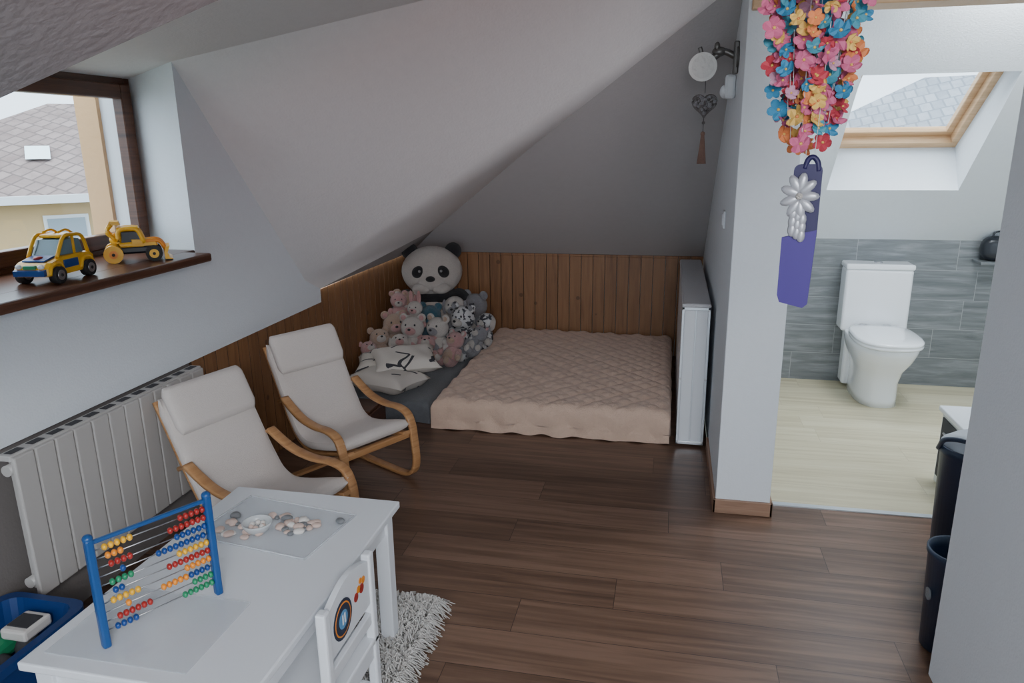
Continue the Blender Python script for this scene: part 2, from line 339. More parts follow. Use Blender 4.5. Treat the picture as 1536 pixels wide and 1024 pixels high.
house('neighbor_house',42.2,15,-4.3,6,.80,2.5,4,M_hw,M_roof)
house('neighbor_house.001',-22,15,-6,5.4,.5,2.85,4,M_hw,M_roof2,False)
b=B('ground_outside'); b.box((-60,-20,-3.8),(60,80,-3.6),mat('gravel_grass',(.16,.17,.14),.95,var=.3,scale=3)); b.done()
M_leaf=mat('foliage',(.10,.14,.05),.9,bump=1,scale=4,var=.4)
for k,(x,y,r) in enumerate(((-9.2,7.6,1.0),(16,28,2.6))):
    b=B('tree')
    b.cyl((x,y,-3.6),(x,y,-1.2),.12,M_brown)
    for q in range(14): b.sph((x+random.uniform(-.7,.7)*r,y+random.uniform(-.7,.7)*r,-1.1+(2.6 if k else 0)+random.uniform(-.9,.8)*r),r*random.uniform(.3,.5),M_leaf,u=10,v=7)
    b.done()
# ---------------------------------------------------------------- radiator
b=B('radiator')
y=1.70
for i in range(12):
    y0=y+.08*i
    b.box((-1.945,y0+.002,.20),(-1.928,y0+.0775,.685),M_rad,.005)
    b.box((-1.985,y0+.030,.21),(-1.94,y0+.050,.68),M_rad,.004)
b.box((-1.99,y,.672),(-1.94,y+.96,.692),M_rad,.004)
for i in range(12): b.box((-1.978,y+.08*i+.015,.6921),(-1.95,y+.08*i+.065,.6935),M_dark)
b.cyl((-1.965,y,.25),(-1.965,y+.96,.25),.018,M_rad); b.cyl((-1.965,y,.64),(-1.965,y+.96,.64),.018,M_rad)
b.cyl((-1.965,y+.98,.25),(-1.965,y+.98,.0),.011,M_rad); b.cyl((-1.965,y+.95,.25),(-1.965,y+1.0,.25),.018,M_white)
b.done()
# ---------------------------------------------------------------- bentwood armchairs
def armchair(name,x,y,ang):
    b=B(name,RZ(ang,(x,y,0)))
    side=[(-.27,.012),(-.1,.012),(.10,.012),(.20,.016),(.262,.045),(.285,.11),(.275,.22),(.265,.285),(.235,.338),(.17,.358),(.07,.355),(-.03,.37),(-.11,.405),(-.17,.44)]
    for sy in (-.205,.205): b.sweep(side,sy,.042,.020,M_birch,exp=.35,seg=12,endround=False)
    seat=[(-.335,.66),(-.28,.55),(-.22,.43),(-.165,.33),(-.115,.26),(-.04,.225),(.06,.235),(.18,.265),(.27,.285)]
    for sy in (-.165,.165): b.sweep(seat,sy,.035,.018,M_birch,exp=.35,seg=12,endround=False,off=-.025)
    b.cyl((-.235,-.2,.405),(-.235,.2,.405),.009,M_birch)
    b.box((.235,-.19,.225),(.262,.19,.255),M_birch,.004); b.box((-.20,-.2,.022),(-.16,.2,.036),M_birch,.004)
    b.box((-.12,-.19,.16),(-.09,.19,.185),M_birch,.004)
    for sy in (-.197,.197): b.cyl((-.235,sy,.405),(-.165,sy,.435),.008,M_birch)
    b.sweep(seat,0,.39,.058,M_cotton,exp=.42,seg=28,off=.015)
    b.sweep([(-.350,.685),(-.325,.64),(-.29,.57),(-.262,.515)],0,.37,.055,M_cotton,exp=.5,seg=28,off=.055,n=5)
    for sy in (-.19,.19):
        b.sweep(seat,sy,.008,.008,M_cotton,exp=1,seg=6,endround=False,off=.030)
    b.done()
armchair('armchair',-1.52,2.38,-17); armchair('armchair',-1.51,3.09,-29)
# ---------------------------------------------------------------- table
b=B('kids_table')
tx0,tx1,ty0,ty1=-1.375,-.805,1.12,2.0
b.box((tx0,ty0,.478),(tx1,ty1,.5),M_white,.004)
for x in (tx0+.02,tx1-.065):
    for y in (ty0+.02,ty1-.065): b.box((x,y,.0),(x+.045,y+.045,.478),M_white,.003)
b.box((tx0+.03,ty0+.06,.41),(tx0+.05,ty1-.06,.478),M_white); b.box((tx1-.05,ty0+.06,.41),(tx1-.03,ty1-.06,.478),M_white)
b.box((tx0+.06,ty0+.03,.41),(tx1-.06,ty0+.05,.478),M_white); b.box((tx0+.06,ty1-.05,.41),(tx1-.06,ty1-.03,.478),M_white)
b.done()
b=B('kids_chair')
cx=-.755; y0,y1=1.345,1.64
for y in (y0,y1-.03): b.box((cx-.015,y,0),(cx+.012,y+.03,.545),M_white,.006)
pts=[(y0+.02,.40)]+[(y0+.02+(.255)*k/12,.525+.035*math.sin(math.pi*k/12)) for k in range(13)]+[(y1-.02,.40)]
Mp=Matrix(((0,1,0,0),(1,0,0,0),(0,0,1,0),(0,0,0,1)))
b.prism(pts,cx-.010,cx+.006,M_white,M=Mp)
b.box((cx-.010,y0+.02,.335),(cx+.006,y1-.02,.37),M_white,.003)
b.box((cx-.28,y0,.27),(cx+.012,y1,.29),M_white,.005)
for y in (y0,y1-.03): b.box((cx-.27,y,0),(cx-.243,y+.03,.27),M_white,.005); b.box((cx-.25,y+.008,.10),(cx-.01,y+.022,.13),M_white,.003)
b.box((cx-.01,y0+.02,.10),(cx+.006,y1-.02,.13),M_white,.003); b.box((cx-.01,y0+.02,.225),(cx+.006,y1-.02,.265),M_white,.003)
fx=cx+.0065
def disc(b,y,z,r,m,d=.001,n=28): b.cyl((fx,y,z),(fx+d,y,z),r,m,seg=n)
disc(b,1.445,.468,.052,M_navy); disc(b,1.445,.468,.044,M_org,.0014); disc(b,1.445,.468,.040,M_navy,.0018); disc(b,1.445,.468,.024,mat('print_blue',(.1,.3,.55),.4),.0022)
b.box((fx,1.438,.455),(fx+.003,1.444,.482),M_white); b.box((fx,1.450,.455),(fx+.003,1.456,.482),M_white)
for (yy,zz,rr) in ((1.525,.475,.012),(1.542,.488,.010),(1.560,.480,.013),(1.573,.497,.010),(1.555,.505,.008)): disc(b,yy,zz,rr,M_red if rr>.011 else M_org,.0015,12)
b.done()
# rug
b=B('shaggy_rug'); M_shag=mat('white_shag',(.70,.68,.65),.95)
RX,RYm=-.765,2.14
b.box((-1.5,1.0,0.001),(RX,RYm,.015),M_shag)
vs=[];fs=[]
def strand(x,y,dx,dy,L):
    r=.0035; o=len(vs); P=[(x,y,.01),(x+dx*L*.5,y+dy*L*.5,.03+random.random()*.02),(x+dx*L,y+dy*L,.006+random.random()*.02)]
    for k,p in enumerate(P):
        rr=r*(1-.3*k)
        for j in range(3): a=2.1*j; vs.append((p[0]+rr*math.cos(a)*abs(dy)+rr*math.cos(a)*.4,p[1]+rr*math.cos(a)*abs(dx),p[2]+rr*math.sin(a)))
    for k in range(2):
        for j in range(3): fs.append([o+k*3+j,o+k*3+(j+1)%3,o+k*3+3+(j+1)%3,o+k*3+3+j])
for i in range(5500):
    if i<2600: x=random.uniform(-.95,RX); y=random.uniform(1.0,RYm)
    else: x=random.uniform(-1.5,RX); y=random.uniform(1.0,RYm)
    a=random.uniform(0,6.28); strand(x,y,math.cos(a),math.sin(a),random.uniform(.04,.075))
for i in range(800):
    y=random.uniform(1.0,RYm+.02); a=random.gauss(0,.5); strand(RX-.005,y,math.cos(a),math.sin(a),random.uniform(.04,.09))
for i in range(500):
    x=random.uniform(-1.5,RX+.02); a=random.gauss(1.57,.5); strand(x,RYm-.005,math.cos(a),math.sin(a),random.uniform(.05,.08))
b.add(vs,fs,M_shag); b.done()
# ---------------------------------------------------------------- abacus
p0=Vector((-1.215,1.206,.5)); p1=Vector((-1.083,1.44,.5)); dv=(p1-p0); Lb=dv.length; ang=math.degrees(math.atan2(dv.y,dv.x))
b=B('abacus',RZ(ang,p0))
for x in (0,Lb): b.box((x-.009,-.011,0),(x+.009,.011,.275),M_blue,.005); b.sph((x,0,.275),(.011,.012,.010),M_blue)
b.box((0,-.006,.258),(Lb,.006,.268),M_blue,.004)
rowc=[(M_yel,M_red,5),(M_org,M_red,3),(M_red,M_bbl,4),(M_bbl,M_bbl,2),(M_grn,M_yel,4),(M_bbl,M_red,2),(M_yel,M_org,5),(M_org,M_bbl,6),(M_red,M_grn,6),(M_bbl,M_grn,4)]
for i,(ma,mb,k) in enumerate(rowc):
    z=.242-.0225*i; b.cyl((0,0,z),(Lb,0,z),.0014,M_chrome,seg=6)
    for q in range(10):
        x=(.018+.0135*q+.012+.004*(i%3)) if q<k else (Lb-.014-.0135*(9-q))
        if i in (3,7): x=Lb-.02-.0135*(9-q) if q>0 else .06
        b.sph((x,0,z),(.0065,.0082,.0082),ma if q<k else mb,u=10,v=6)
b.done()
b=B('plastic_placemat'); b.box((-1.34,1.16,.5005),(-.98,1.42,.5025),M_film); b.done()
b=B('seashell_tray')
Mt=RZ(-8,(-1.12,1.78,.5))
b.M=Mt; b.box((-.19,-.13,.0005),(.20,.13,.003),M_film,.001)
for (p,q) in (((-.19,-.13),(.20,-.13)),((.20,-.13),(.20,.13)),((.20,.13),(-.19,.13)),((-.19,.13),(-.19,-.13))): b.cyl((*p,.004),(*q,.004),.003,M_film,seg=8)
M_shell=mat('shell_pink',(.66,.50,.43),.5,var=.2,scale=60); M_shell2=mat('shell_white',(.75,.72,.68),.4); M_st=mat('pebble_grey',(.2,.21,.22),.5)
for i in range(60):
    x=random.gauss(.07,.035) ; y=random.gauss(.02,.032); 
    if i%3==0: x=random.uniform(-.15,.0); y=random.uniform(-.1,.04)
    r=random.uniform(.006,.014)
    b.sup((x,y,.003+r*.5),(r*1.3,r,r*.6),random.choice([M_shell,M_shell,M_shell2,M_st]),e1=.9,e2=.8,rot=Matrix.Rotation(random.random()*6,3,'Z'),u=12,v=8)
b.done()
b=B('glass_bowl',RZ(0,(-1.15,1.74,.503)))
R=[]
for (r,z) in ((.022,0),(.034,.006),(.042,.022),(.044,.03),(.041,.03),(.038,.02),(.03,.009)): R.append([(r*math.cos(2*math.pi*j/24),r*math.sin(2*math.pi*j/24),z) for j in range(24)])
b.loft(R,mat('frosted_glass',(.8,.84,.86),.1,alpha=.55))
for q in range(7): b.sph((.018*math.cos(q),.018*math.sin(q),.018),.008,random.choice([M_shell,M_shell2]),u=8,v=6)
b.done()
# ---------------------------------------------------------------- toy tub
b=B('toy_tub')
def rrect(cx,cy,hx,hy,z,r=.05,n=5):
    o=[]
    for (sx,sy,a0) in ((1,1,0),(-1,1,90),(-1,-1,180),(1,-1,270)):
        for k in range(n):
            a=math.radians(a0+90*k/(n-1)); o.append((cx+sx*(hx-r)+r*math.cos(a),cy+sy*(hy-r)+r*math.sin(a),z))
    return o
c=(-1.84,1.37)
b.loft([rrect(*c,.10,.22,.003),rrect(*c,.13,.26,.24),rrect(*c,.145,.275,.245),rrect(*c,.145,.275,.23),rrect(*c,.15,.28,.23),rrect(*c,.15,.28,.255),rrect(*c,.125,.255,.255),rrect(*c,.095,.215,.02)],M_blueb,smooth=False)
b.box((-1.93,1.45,.14),(-1.86,1.55,.2),M_grn,.02); b.box((-1.88,1.50,.2),(-1.79,1.60,.235),M_shell2,.008); b.box((-1.87,1.52,.235),(-1.80,1.58,.238),M_dark)
for q in range(16): b.sph((-1.84+random.uniform(-.07,.07),1.37+random.uniform(-.18,.18),.12+random.random()*.05),random.uniform(.025,.04),random.choice([M_grn,M_red,M_dark,M_dark,M_grn,M_dark]),u=10,v=7)
b.done()
# ---------------------------------------------------------------- toys on sill
def wheel(b,x,y,z,r,w,hub):
    b.cyl((x,y-w/2,z),(x,y+w/2,z),r,M_rub,seg=20); b.cyl((x,y-w/2-.002,z),(x,y+w/2+.002,z),r*.58,hub,seg=16); b.cyl((x,y-w/2-.004,z),(x,y+w/2+.004,z),r*.2,M_rub,seg=8)
b=B('toy_car',RZ(-82,(-2.02,2.08,1.17))@Matrix.Scale(1.05,4))
body=[(-.115,.03),(-.118,.066),(-.10,.078),(-.03,.082),(.04,.080),(.10,.068),(.12,.05),(.12,.028),(.09,.022),(-.09,.022)]
b.prism(body,-.055,.055,M_yel,inset=.06)
cab=[(-.08,.078),(-.068,.125),(-.03,.132),(.01,.128),(.045,.080)]
b.prism(cab,-.046,.046,M_glassd,inset=.08)
for sy in (-.047,.047):
    b.tube([(-.10,sy,.07),(-.078,sy,.13),(-.03,sy,.14),(.012,sy,.136),(.055,sy,.078)],.006,M_yel,n=4); b.tube([(-.03,sy,.08),(-.03,sy,.138)],.005,M_yel,smoothp=False)
b.box((-.07,-.04,.132),(.005,.04,.143),M_yel,.006); b.prism([(.05,.078),(.10,.070),(.10,.074),(.05,.084)],-.036,.036,M_bbl); b.prism([(.105,.030),(.128,.030),(.128,.046),(.112,.052)],-.05,.05,M_bbl)
b.sph((.075,.0,.079),(.016,.014,.006),M_red,u=10,v=6)
for sx in (-.025,.025): b.tube([(-.075,sx,.135),(-.04,sx,.155),(0,sx,.15)],.004,M_yel,n=4)
for sy in (-.036,.036): b.sph((.118,sy,.058),(.007,.011,.008),M_white,u=10,v=6)
b.box((.112,-.02,.05),(.123,.02,.062),M_grn,.002); b.box((-.03,-.058,.042),(.04,-.053,.068),M_grn,.002); b.box((-.03,.053,.042),(.04,.058,.068),M_bbl,.002)
for sx in (-.075,.075):
    for sy in (-.055,.055):
        wheel(b,sx,sy,.027,.027,.024,M_chrome)
        b.tube([(sx-.034,sy,.03),(sx-.022,sy,.056),(sx,sy,.063),(sx+.022,sy,.056),(sx+.034,sy,.03)],.006,M_yel,n=4)
b.done()
b=B('toy_loader',RZ(38,(-2.04,2.49,1.17))@Matrix.Scale(1.0,4))
b.box((-.085,-.035,.03),(.07,.035,.06),M_black,.008); b.prism([(-.01,.058),(-.01,.086),(.075,.080),(.082,.058)],-.036,.036,M_yel,inset=.08)
b.box((-.055,-.036,.055),(.035,.036,.075),M_yel,.006)
b.prism([(-.045,.07),(-.04,.115),(.012,.115),(.028,.07)],-.03,.03,M_black,inset=.06)
for sy in (-.033,.033):
    b.tube([(-.055,sy,.06),(-.048,sy,.118),(-.01,sy,.127),(.018,sy,.118),(.036,sy,.07)],.0085,M_yel,n=4)
b.box((-.055,-.038,.117),(.022,.038,.133),M_yel,.006)
for sx,r in ((-.075,.034),(.065,.030)):
    for sy in (-.048,.048):
        if sx<0: 
            b.cyl((sx,sy-.014,r),(sx,sy+.014,r),r,M_yel,seg=20); b.cyl((sx,sy-.016,r),(sx,sy+.016,r),r*.45,M_org,seg=12); b.cyl((sx,sy-.018,r),(sx,sy+.018,r),r*.18,M_rub,seg=8)
        else: wheel(b,sx,sy,r,r,.03,M_yel)
b.sph((-.055,0,.085),(.03,.03,.028),M_yel,u=12,v=8)
for sy in (-.024,.024): b.tube([(-.06,sy,.085),(-.088,sy,.118),(-.07,sy,.145)],.008,M_yel,n=4)
b.prism([(-.090,.130),(-.075,.156),(-.045,.155),(-.04,.14),(-.06,.143)],-.03,.03,M_yel)
for sy in (-.03,.03): b.tube([(.03,sy,.075),(.085,sy,.075),(.108,sy,.04)],.008,M_org,n=4)
b.prism([(.102,.006),(.130,.004),(.118,.012),(.112,.03),(.122,.055),(.108,.052),(.100,.03)],-.06,.06,M_yel)
b.done()
# ---------------------------------------------------------------- bed area
def drape(name,lo,hi,r,m,nx,ny,qf,drop=1):
    b=B(name)
    def fmap(a0,a1,n):
        h=hi[2]-lo[2]; L=a1-a0; tot=L+2*h*drop; out=[]
        for i in range(n+1):
            s=-h*drop+tot*i/n
            if s<0:
                q=min(1,-s/r); out.append((a0+(r*(1-math.sin(q*math.pi/2)) if q<1 else 0), hi[2]+s if s<-r else hi[2]-r*(1-math.cos(q*math.pi/2))))
            elif s>L:
                q=min(1,(s-L)/r); out.append((a1-(r*(1-math.sin(q*math.pi/2)) if q<1 else 0), hi[2]-(s-L) if s-L>r else hi[2]-r*(1-math.cos(q*math.pi/2))))
            else:
                out.append((a0+r+(L-2*r)*s/L,hi[2]))
        return out
    X=fmap(lo[0],hi[0],nx); Y=fmap(lo[1],hi[1],ny); vs=[]
    for i,(x,zx) in enumerate(X):
        for j,(y,zy) in enumerate(Y):
            z=min(zx,zy); dz,dx,dy=qf(x,y,z,zx<hi[2]-.03,zy<hi[2]-.03)
            vs.append((x+dx,y+dy,max(lo[2]+.002,z+dz)))
    fs=[[i*(ny+1)+j,(i+1)*(ny+1)+j,(i+1)*(ny+1)+j+1,i*(ny+1)+j+1] for i in range(nx) for j in range(ny)]
    b.add(vs,fs,m); return b
def quilt(x,y,z,sx,sy):
    k=math.pi/.15; q=(abs(math.sin(k*(x+y)*.7))*abs(math.sin(k*(x-y)*.7)))**.5
    q2=abs(math.sin(k*2.1*(x+y)*.7))*abs(math.sin(k*2.1*(x-y)*.7))
    dz=(.012*q+.008*q2+.006*math.sin(3*x+2*y)) if not (sx or sy) else 0
    qz=abs(math.sin(k*(x+z)*.7))*abs(math.sin(k*(x-z)*.7)) if sy else abs(math.sin(k*(y+z)*.7))*abs(math.sin(k*(y-z)*.7))
    w=.006*math.sin(19*x)+.004*math.sin(43*x+1)+.014*qz; w2=.006*math.sin(21*y)+.01*qz
    if sy and z<.05: dz+= .008*(1+math.sin(36*x))*.6
    return dz,(w2 if sx else 0)*.6-(.004 if sx else 0),(-w if sy else 0)
b=drape('bed_mattress',(-1.30,3.80,0),(.05,5.49,.175),.045,M_peach,230,250,quilt); b.done()
def crump(x,y,z,sx,sy): return (.010*math.sin(9*x+5*y)*math.sin(7*y)+.005*math.sin(31*x+11*y) if not (sx or sy) else 0),0,(.008*math.sin(30*x) if sy else 0)
b=drape('grey_floor_mattress',(-1.975,3.86,0),(-1.335,5.50,.13),.04,M_grey,50,100,crump); b.done()
b=B('decorative_pillow')
b.pillow((-1.77,4.30,.21),(.20,.17,.065),M_pillow,rot=Matrix.Rotation(.3,3,'Z')@Matrix.Rotation(.08,3,'X')); b.done()
b=B('decorative_pillow'); b.pillow((-1.66,4.02,.205),(.22,.16,.060),M_pillow,rot=Matrix.Rotation(-.25,3,'Z')@Matrix.Rotation(-.06,3,'X')); b.done()
b=B('decorative_pillow'); b.pillow((-1.60,4.20,.285),(.21,.15,.055),M_pillow,rot=Matrix.Rotation(.5,3,'Z')@Matrix.Rotation(.22,3,'X')); b.done()
b=B('wooden_box'); b.box((-1.93,3.62,0.002),(-1.60,3.84,.13),M_brown,.006); b.box((-1.92,3.63,.13),(-1.61,3.83,.145),M_brown,.004); b.done()
# plush
M_pw=mat('plush_cream',(.52,.48,.44),1,bump=1,scale=220,var=.1,sheen=.5); M_pb=mat('plush_black',(.015,.015,.018),1,bump=1,scale=220,sheen=.15)
M_pk=mat('plush_pink',(.50,.27,.26),1,bump=1,scale=220,var=.1,sheen=.5); M_pt=mat('plush_tan',(.42,.29,.21),1,bump=1,scale=220,var=.12,sheen=.5)
M_pg=mat('plush_grey',(.24,.24,.26),1,bump=1,scale=220,var=.15,sheen=.4); M_ptl=mat('plush_teal',(.02,.10,.15),1,bump=1,scale=220,var=.2,sheen=.4)
M_shirt=pattern('shirt_print',(.50,.45,.40),(.12,.16,.17),26,.06)
def plush(b,loc,s,ang,body,belly,earm,kind='bear',tilt=0,eye=M_black):
    M=RZ(ang,loc)@Matrix.Rotation(math.radians(tilt),4,'X')@Matrix.Scale(s,4)
    S=lambda c,r,m,u=16,v=10: b.sph(c,r,m,u=u,v=v,M=M)
    S((0,0,.30),(.23,.20,.29),body); S((0,-.07,.28),(.17,.16,.21),belly)
    S((0,-.02,.70),(.23,.21,.215),body); S((0,-.19,.65),(.11,.10,.085),belly); S((0,-.28,.685),(.032,.02,.024),M_pb,10,6)
    for sx in (-1,1):
        S((sx*.085,-.195,.76),(.022,.016,.026),eye,10,6)
        if kind=='bunny': S((sx*.12,.02,1.02),(.065,.035,.20),earm)
        elif kind=='dog': S((sx*.23,-.02,.68),(.05,.08,.16),earm)
        else: S((sx*.175,0,.89),(.085,.045,.085),body); S((sx*.175,-.025,.89),(.055,.03,.055),earm)
        for k in range(3): S((sx*(.22+.05*k),-.06-.06*k,.42-.08*k),(.085-.006*k,.08,.085),body if k<2 else belly,12,8)
        for k in range(3): S((sx*(.15+.025*k),-.14-.11*k,.10),(.10,.12,.095),body,12,8)
        S((sx*.20,-.43,.115),(.085,.05,.10),belly,12,8)
b=B('panda_plush'); P=RZ(14,(-1.72,5.17,.15))
S=lambda c,r,m,rot=None: b.sph(c,r,m,rot=rot,M=P,u=28,v=18)
S((0,0,.20),(.20,.155,.22),M_shirt); S((0,-.03,.10),(.21,.16,.10),M_shirt)
S((0,.01,.33),(.22,.14,.09),M_pb)
S((0,-.02,.535),(.225,.17,.185),M_pw); S((0,-.145,.475),(.10,.07,.07),M_pw); S((0,-.205,.505),(.034,.02,.022),M_pb)
M_eye=mat('plush_eye',(.3,.3,.3),.2)
for sx in (-1,1):
    S((sx*.160,0,.680),(.062,.035,.062),M_pb)
    S((sx*.088,-.166,.552),(.050,.024,.042),M_pb,Matrix.Rotation(sx*.6,3,'Y'))
    S((sx*.078,-.188,.560),(.010,.010,.010),M_eye)
    S((sx*.07,-.165,.43),(.07,.055,.04),M_pw)
    S((sx*.23,-.02,.29),(.07,.08,.12),M_pb,Matrix.Rotation(-sx*.5,3,'Y')); S((sx*.25,-.08,.20),(.062,.08,.09),M_pb)
    S((sx*.17,-.17,.08),(.085,.15,.08),M_pb); S((sx*.19,-.29,.10),(.075,.045,.085),M_pb)
S((0,-.20,.46),(.02,.012,.006),M_pb)
b.done()
b=B('stuffed_animal_pile')
ps=[(-1.80,4.88,.14,.34,15,M_pk,M_pw,M_pk,'bunny',0),(-1.64,4.86,.18,.34,-5,M_ptl,M_ptl,M_ptl,'bear',0),(-1.86,4.72,.12,.36,30,M_pt,M_pk,M_pk,'bear',-5),
(-1.71,4.64,.12,.36,5,M_pw,M_pk,M_pk,'bear',-8),(-1.55,4.70,.12,.35,-15,M_pw,M_pg,M_pt,'bear',-5),(-1.41,4.90,.12,.40,-20,M_zebra,M_pw,M_pg,'bear',0),(-1.40,5.20,.13,.42,-20,M_pg,M_pw,M_pg,'bear',0),
(-1.86,4.98,.20,.40,25,M_pt,M_pw,M_pw,'bear',5),(-1.50,5.00,.22,.34,0,M_pw,M_pg,M_pg,'dog',0),(-1.87,4.50,.12,.30,35,M_pt,M_pw,M_pt,'bear',-25),(-1.58,4.50,.12,.28,10,M_pk,M_pw,M_pk,'bear',-40),
(-1.29,4.94,.15,.30,-35,M_zebra,M_pw,M_pw,'dog',-15),(-1.44,4.58,.12,.28,-20,M_pk,M_pt,M_pw,'bear',-30),(-1.74,4.48,.12,.28,20,M_pw,M_pk,M_pw,'dog',-35),(-1.33,4.72,.16,.26,-30,M_pg,M_pw,M_pk,'bear',-40),(-1.87,4.84,.34,.26,20,M_pk,M_pw,M_pt,'bear',0),(-1.72,4.76,.32,.24,0,M_pw,M_pk,M_pk,'bunny',0),(-1.88,4.40,.13,.24,50,M_pk,M_pw,M_pk,'bear',-40)]
for (x,y,z,s,a,m1,m2,m3,k,t) in ps: plush(b,(x,y,z),s,a,m1,m2,m3,k,t)
b.done()
# folded board
b=B('folding_table')
b.box((.082,3.80,.012),(.222,5.30,.765),M_white,.012)
b.box((.078,3.785,.765),(.226,5.28,.79),mat('pad_vinyl',(.52,.52,.54),.6,bump=.2,scale=60),.012)
for (x0_,x1_) in ((.080,.094),(.210,.224)): b.box((x0_,3.788,.015),(x1_,3.802,.775),M_alu,.002)
for z in (.015,.755): b.box((.080,3.788,z),(.224,3.802,z+.018),M_alu,.002)
b.box((.148,3.792,.03),(.156,3.80,.755),M_alu,.001)
for z in (.03,.385,.755):
    for x in (.088,.216): b.cyl((x,3.782,z),(x,3.79,z),.006,M_chrome,seg=10)
for x in (.09,.21):
    for y in (3.84,5.24): b.cyl((x,y,0),(x,y,.013),.012,M_rub)
b.done()
# ---------------------------------------------------------------- wall things
b=B('light_switch'); b.box((.240,3.56,1.20),(.25,3.64,1.28),M_white,.004); b.box((.236,3.575,1.215),(.242,3.625,1.265),M_white,.003); b.done()
b=B('motion_sensor'); b.box((.205,3.44,1.77),(.25,3.50,1.87),M_white,.012); b.sph((.205,3.47,1.80),(.02,.025,.028),M_white); b.done()
M_pew=mat('pewter',(.16,.155,.15),.4,metal=.8)
b=B('curtain_bracket')
b.cyl((.240,3.39,1.93),(.25,3.39,1.93),.045,M_pew,seg=24); b.box((.228,3.37,1.865),(.25,3.41,1.995),M_pew,.006); b.tube([(.245,3.39,1.93),(.19,3.39,1.955),(.15,3.39,1.935),(.12,3.39,1.93)],.014,M_pew)
b.sph((.17,3.39,1.955),(.03,.02,.02),M_pew); b.tube([(.12,3.39,1.93),(.10,3.39,1.95),(.09,3.39,1.975)],.009,M_pew); b.sph((.16,3.38,1.975),(.012,.012,.018),M_pew)
b.cyl((.105,3.36,1.895),(.105,3.375,1.895),.058,mat('enamel_disc',(.72,.72,.70),.5,bump=.5,scale=60),seg=32); b.cyl((.105,3.354,1.895),(.105,3.361,1.895),.045,mat('enamel_disc2',(.66,.66,.64),.5,bump=.8,scale=50),seg=32)
b.done()
b=B('heart_pendant'); hp=[]
M_wick=mat('wicker_grey',(.14,.13,.13),.8,bump=1,scale=120,var=.3)
for k in range(41):
    t=2*math.pi*k/40; hp.append((.12+.0030*16*math.sin(t)**3,3.37,1.745+.0030*(13*math.cos(t)-5*math.cos(2*t)-2*math.cos(3*t)-math.cos(4*t))))
b.tube(hp,.006,M_wick,smoothp=False)
for k in range(150):
    t=random.uniform(0,6.28); q=random.random()**.5*.9
    b.sph((.12+.0030*16*math.sin(t)**3*q,3.37+random.uniform(-.012,.012),1.745+q*.0030*(13*math.cos(t)-5*math.cos(2*t)-2*math.cos(3*t)-math.cos(4*t))),random.uniform(.005,.009),random.choice([M_wick,M_pg]),u=7,v=5)
b.cyl((.12,3.37,1.79),(.12,3.37,1.86),.0015,M_dark,seg=6); b.cyl((.12,3.37,1.70),(.12,3.37,1.60),.0015,M_dark,seg=6)
M_tas=mat('tassel_brown',(.22,.13,.10),.9,bump=.8,scale=200)
b.sph((.12,3.37,1.625),.010,M_tas,u=10,v=8); b.cyl((.12,3.37,1.50),(.12,3.37,1.62),.020,M_tas,r2=.007,seg=14); b.sph((.12,3.37,1.67),.007,M_wick,u=8,v=6)
b.done()
# ---------------------------------------------------------------- flower garland mobile
b=B('flower_garland')
fc=[mat('petal_'+n,c,.7,var=.15,scale=60) for n,c in (('pink',(.56,.13,.25)),('orange',(.70,.23,.08)),('yellow',(.72,.46,.12)),('blue',(.035,.22,.40)),('red',(.46,.045,.07)),('lilac',(.50,.27,.38)),('teal',(.06,.28,.38)))]
wts=[8,4,3,4,3,2,2]
gx,gy=.290,1.79
def flower(p,r,m,nrm):
    R=Vector((0,0,1)).rotation_difference(nrm).to_matrix().to_4x4(); T=Matrix.Translation(p)@R@Matrix.Rotation(random.random()*6,4,'Z')
    for k in range(5):
        a=2*math.pi*k/5; vs=[(0,0,0)]
        for j in range(9):
            t=2*math.pi*j/9; rr=r*.42; x=r*.62+rr*math.cos(t); y=rr*1.05*math.sin(t)
            vs.append((x*math.cos(a)-y*math.sin(a),x*math.sin(a)+y*math.cos(a),.35*r*(x/r)**2+.1*r*math.cos(2*t)))
        b.add(vs,[[1+j for j in range(9)],[0,5,6],[0,4,5]],m,True,T)
    b.sph((0,0,.002),r*.16,fc[2] if m is not fc[2] else fc[1],u=8,v=5,M=T)
for s in range(19):
    a=2*math.pi*s/19; rr=.09 if s%4 else .03
    zb=random.uniform(1.57,1.68) if s%2 else random.uniform(1.60,1.72)
    zt=2.2; z=zt
    while z>zb:
        q=(z-1.55)/.35; w=rr*min(1,.42+.6*q)
        flower((gx+w*math.cos(a)+random.uniform(-.018,.018),gy+w*math.sin(a)+random.uniform(-.018,.018),z),random.uniform(.015,.024),random.choices(fc,wts)[0],Vector((random.uniform(-.9,.9),-1.0+random.uniform(-.6,.6),random.uniform(-.7,.7))).normalized())
        z-=random.uniform(.018,.030)
    b.cyl((gx+rr*.5*math.cos(a),gy+rr*.5*math.sin(a),zb),(gx+rr*math.cos(a),gy+rr*math.sin(a),zt+.02),.0008,M_white,seg=5)
n=40; ring_=[(gx+.09*math.cos(2*math.pi*k/n),gy+.09*math.sin(2*math.pi*k/n),2.22) for k in range(n+1)]; b.tube(ring_,.004,M_white,smoothp=False)
for k in range(3): b.cyl(ring_[k*13],(gx,gy,zq(gx)-.002),.001,M_white,seg=5)
b.cyl((gx,gy,1.56),(gx,gy,2.2),.001,M_white,seg=5)
b.done()
b=B('purple_hanging_tag')
M_pur=mat('purple_card',(.055,.028,.23),.5); M_pur2=mat('navy_card',(.018,.014,.08),.5); M_sil=mat('silver_satin',(.45,.46,.50),.35,metal=.3)
Mt=Matrix.Translation((gx+.0,gy,0))@Matrix.Rotation(math.radians(-14),4,'Z')
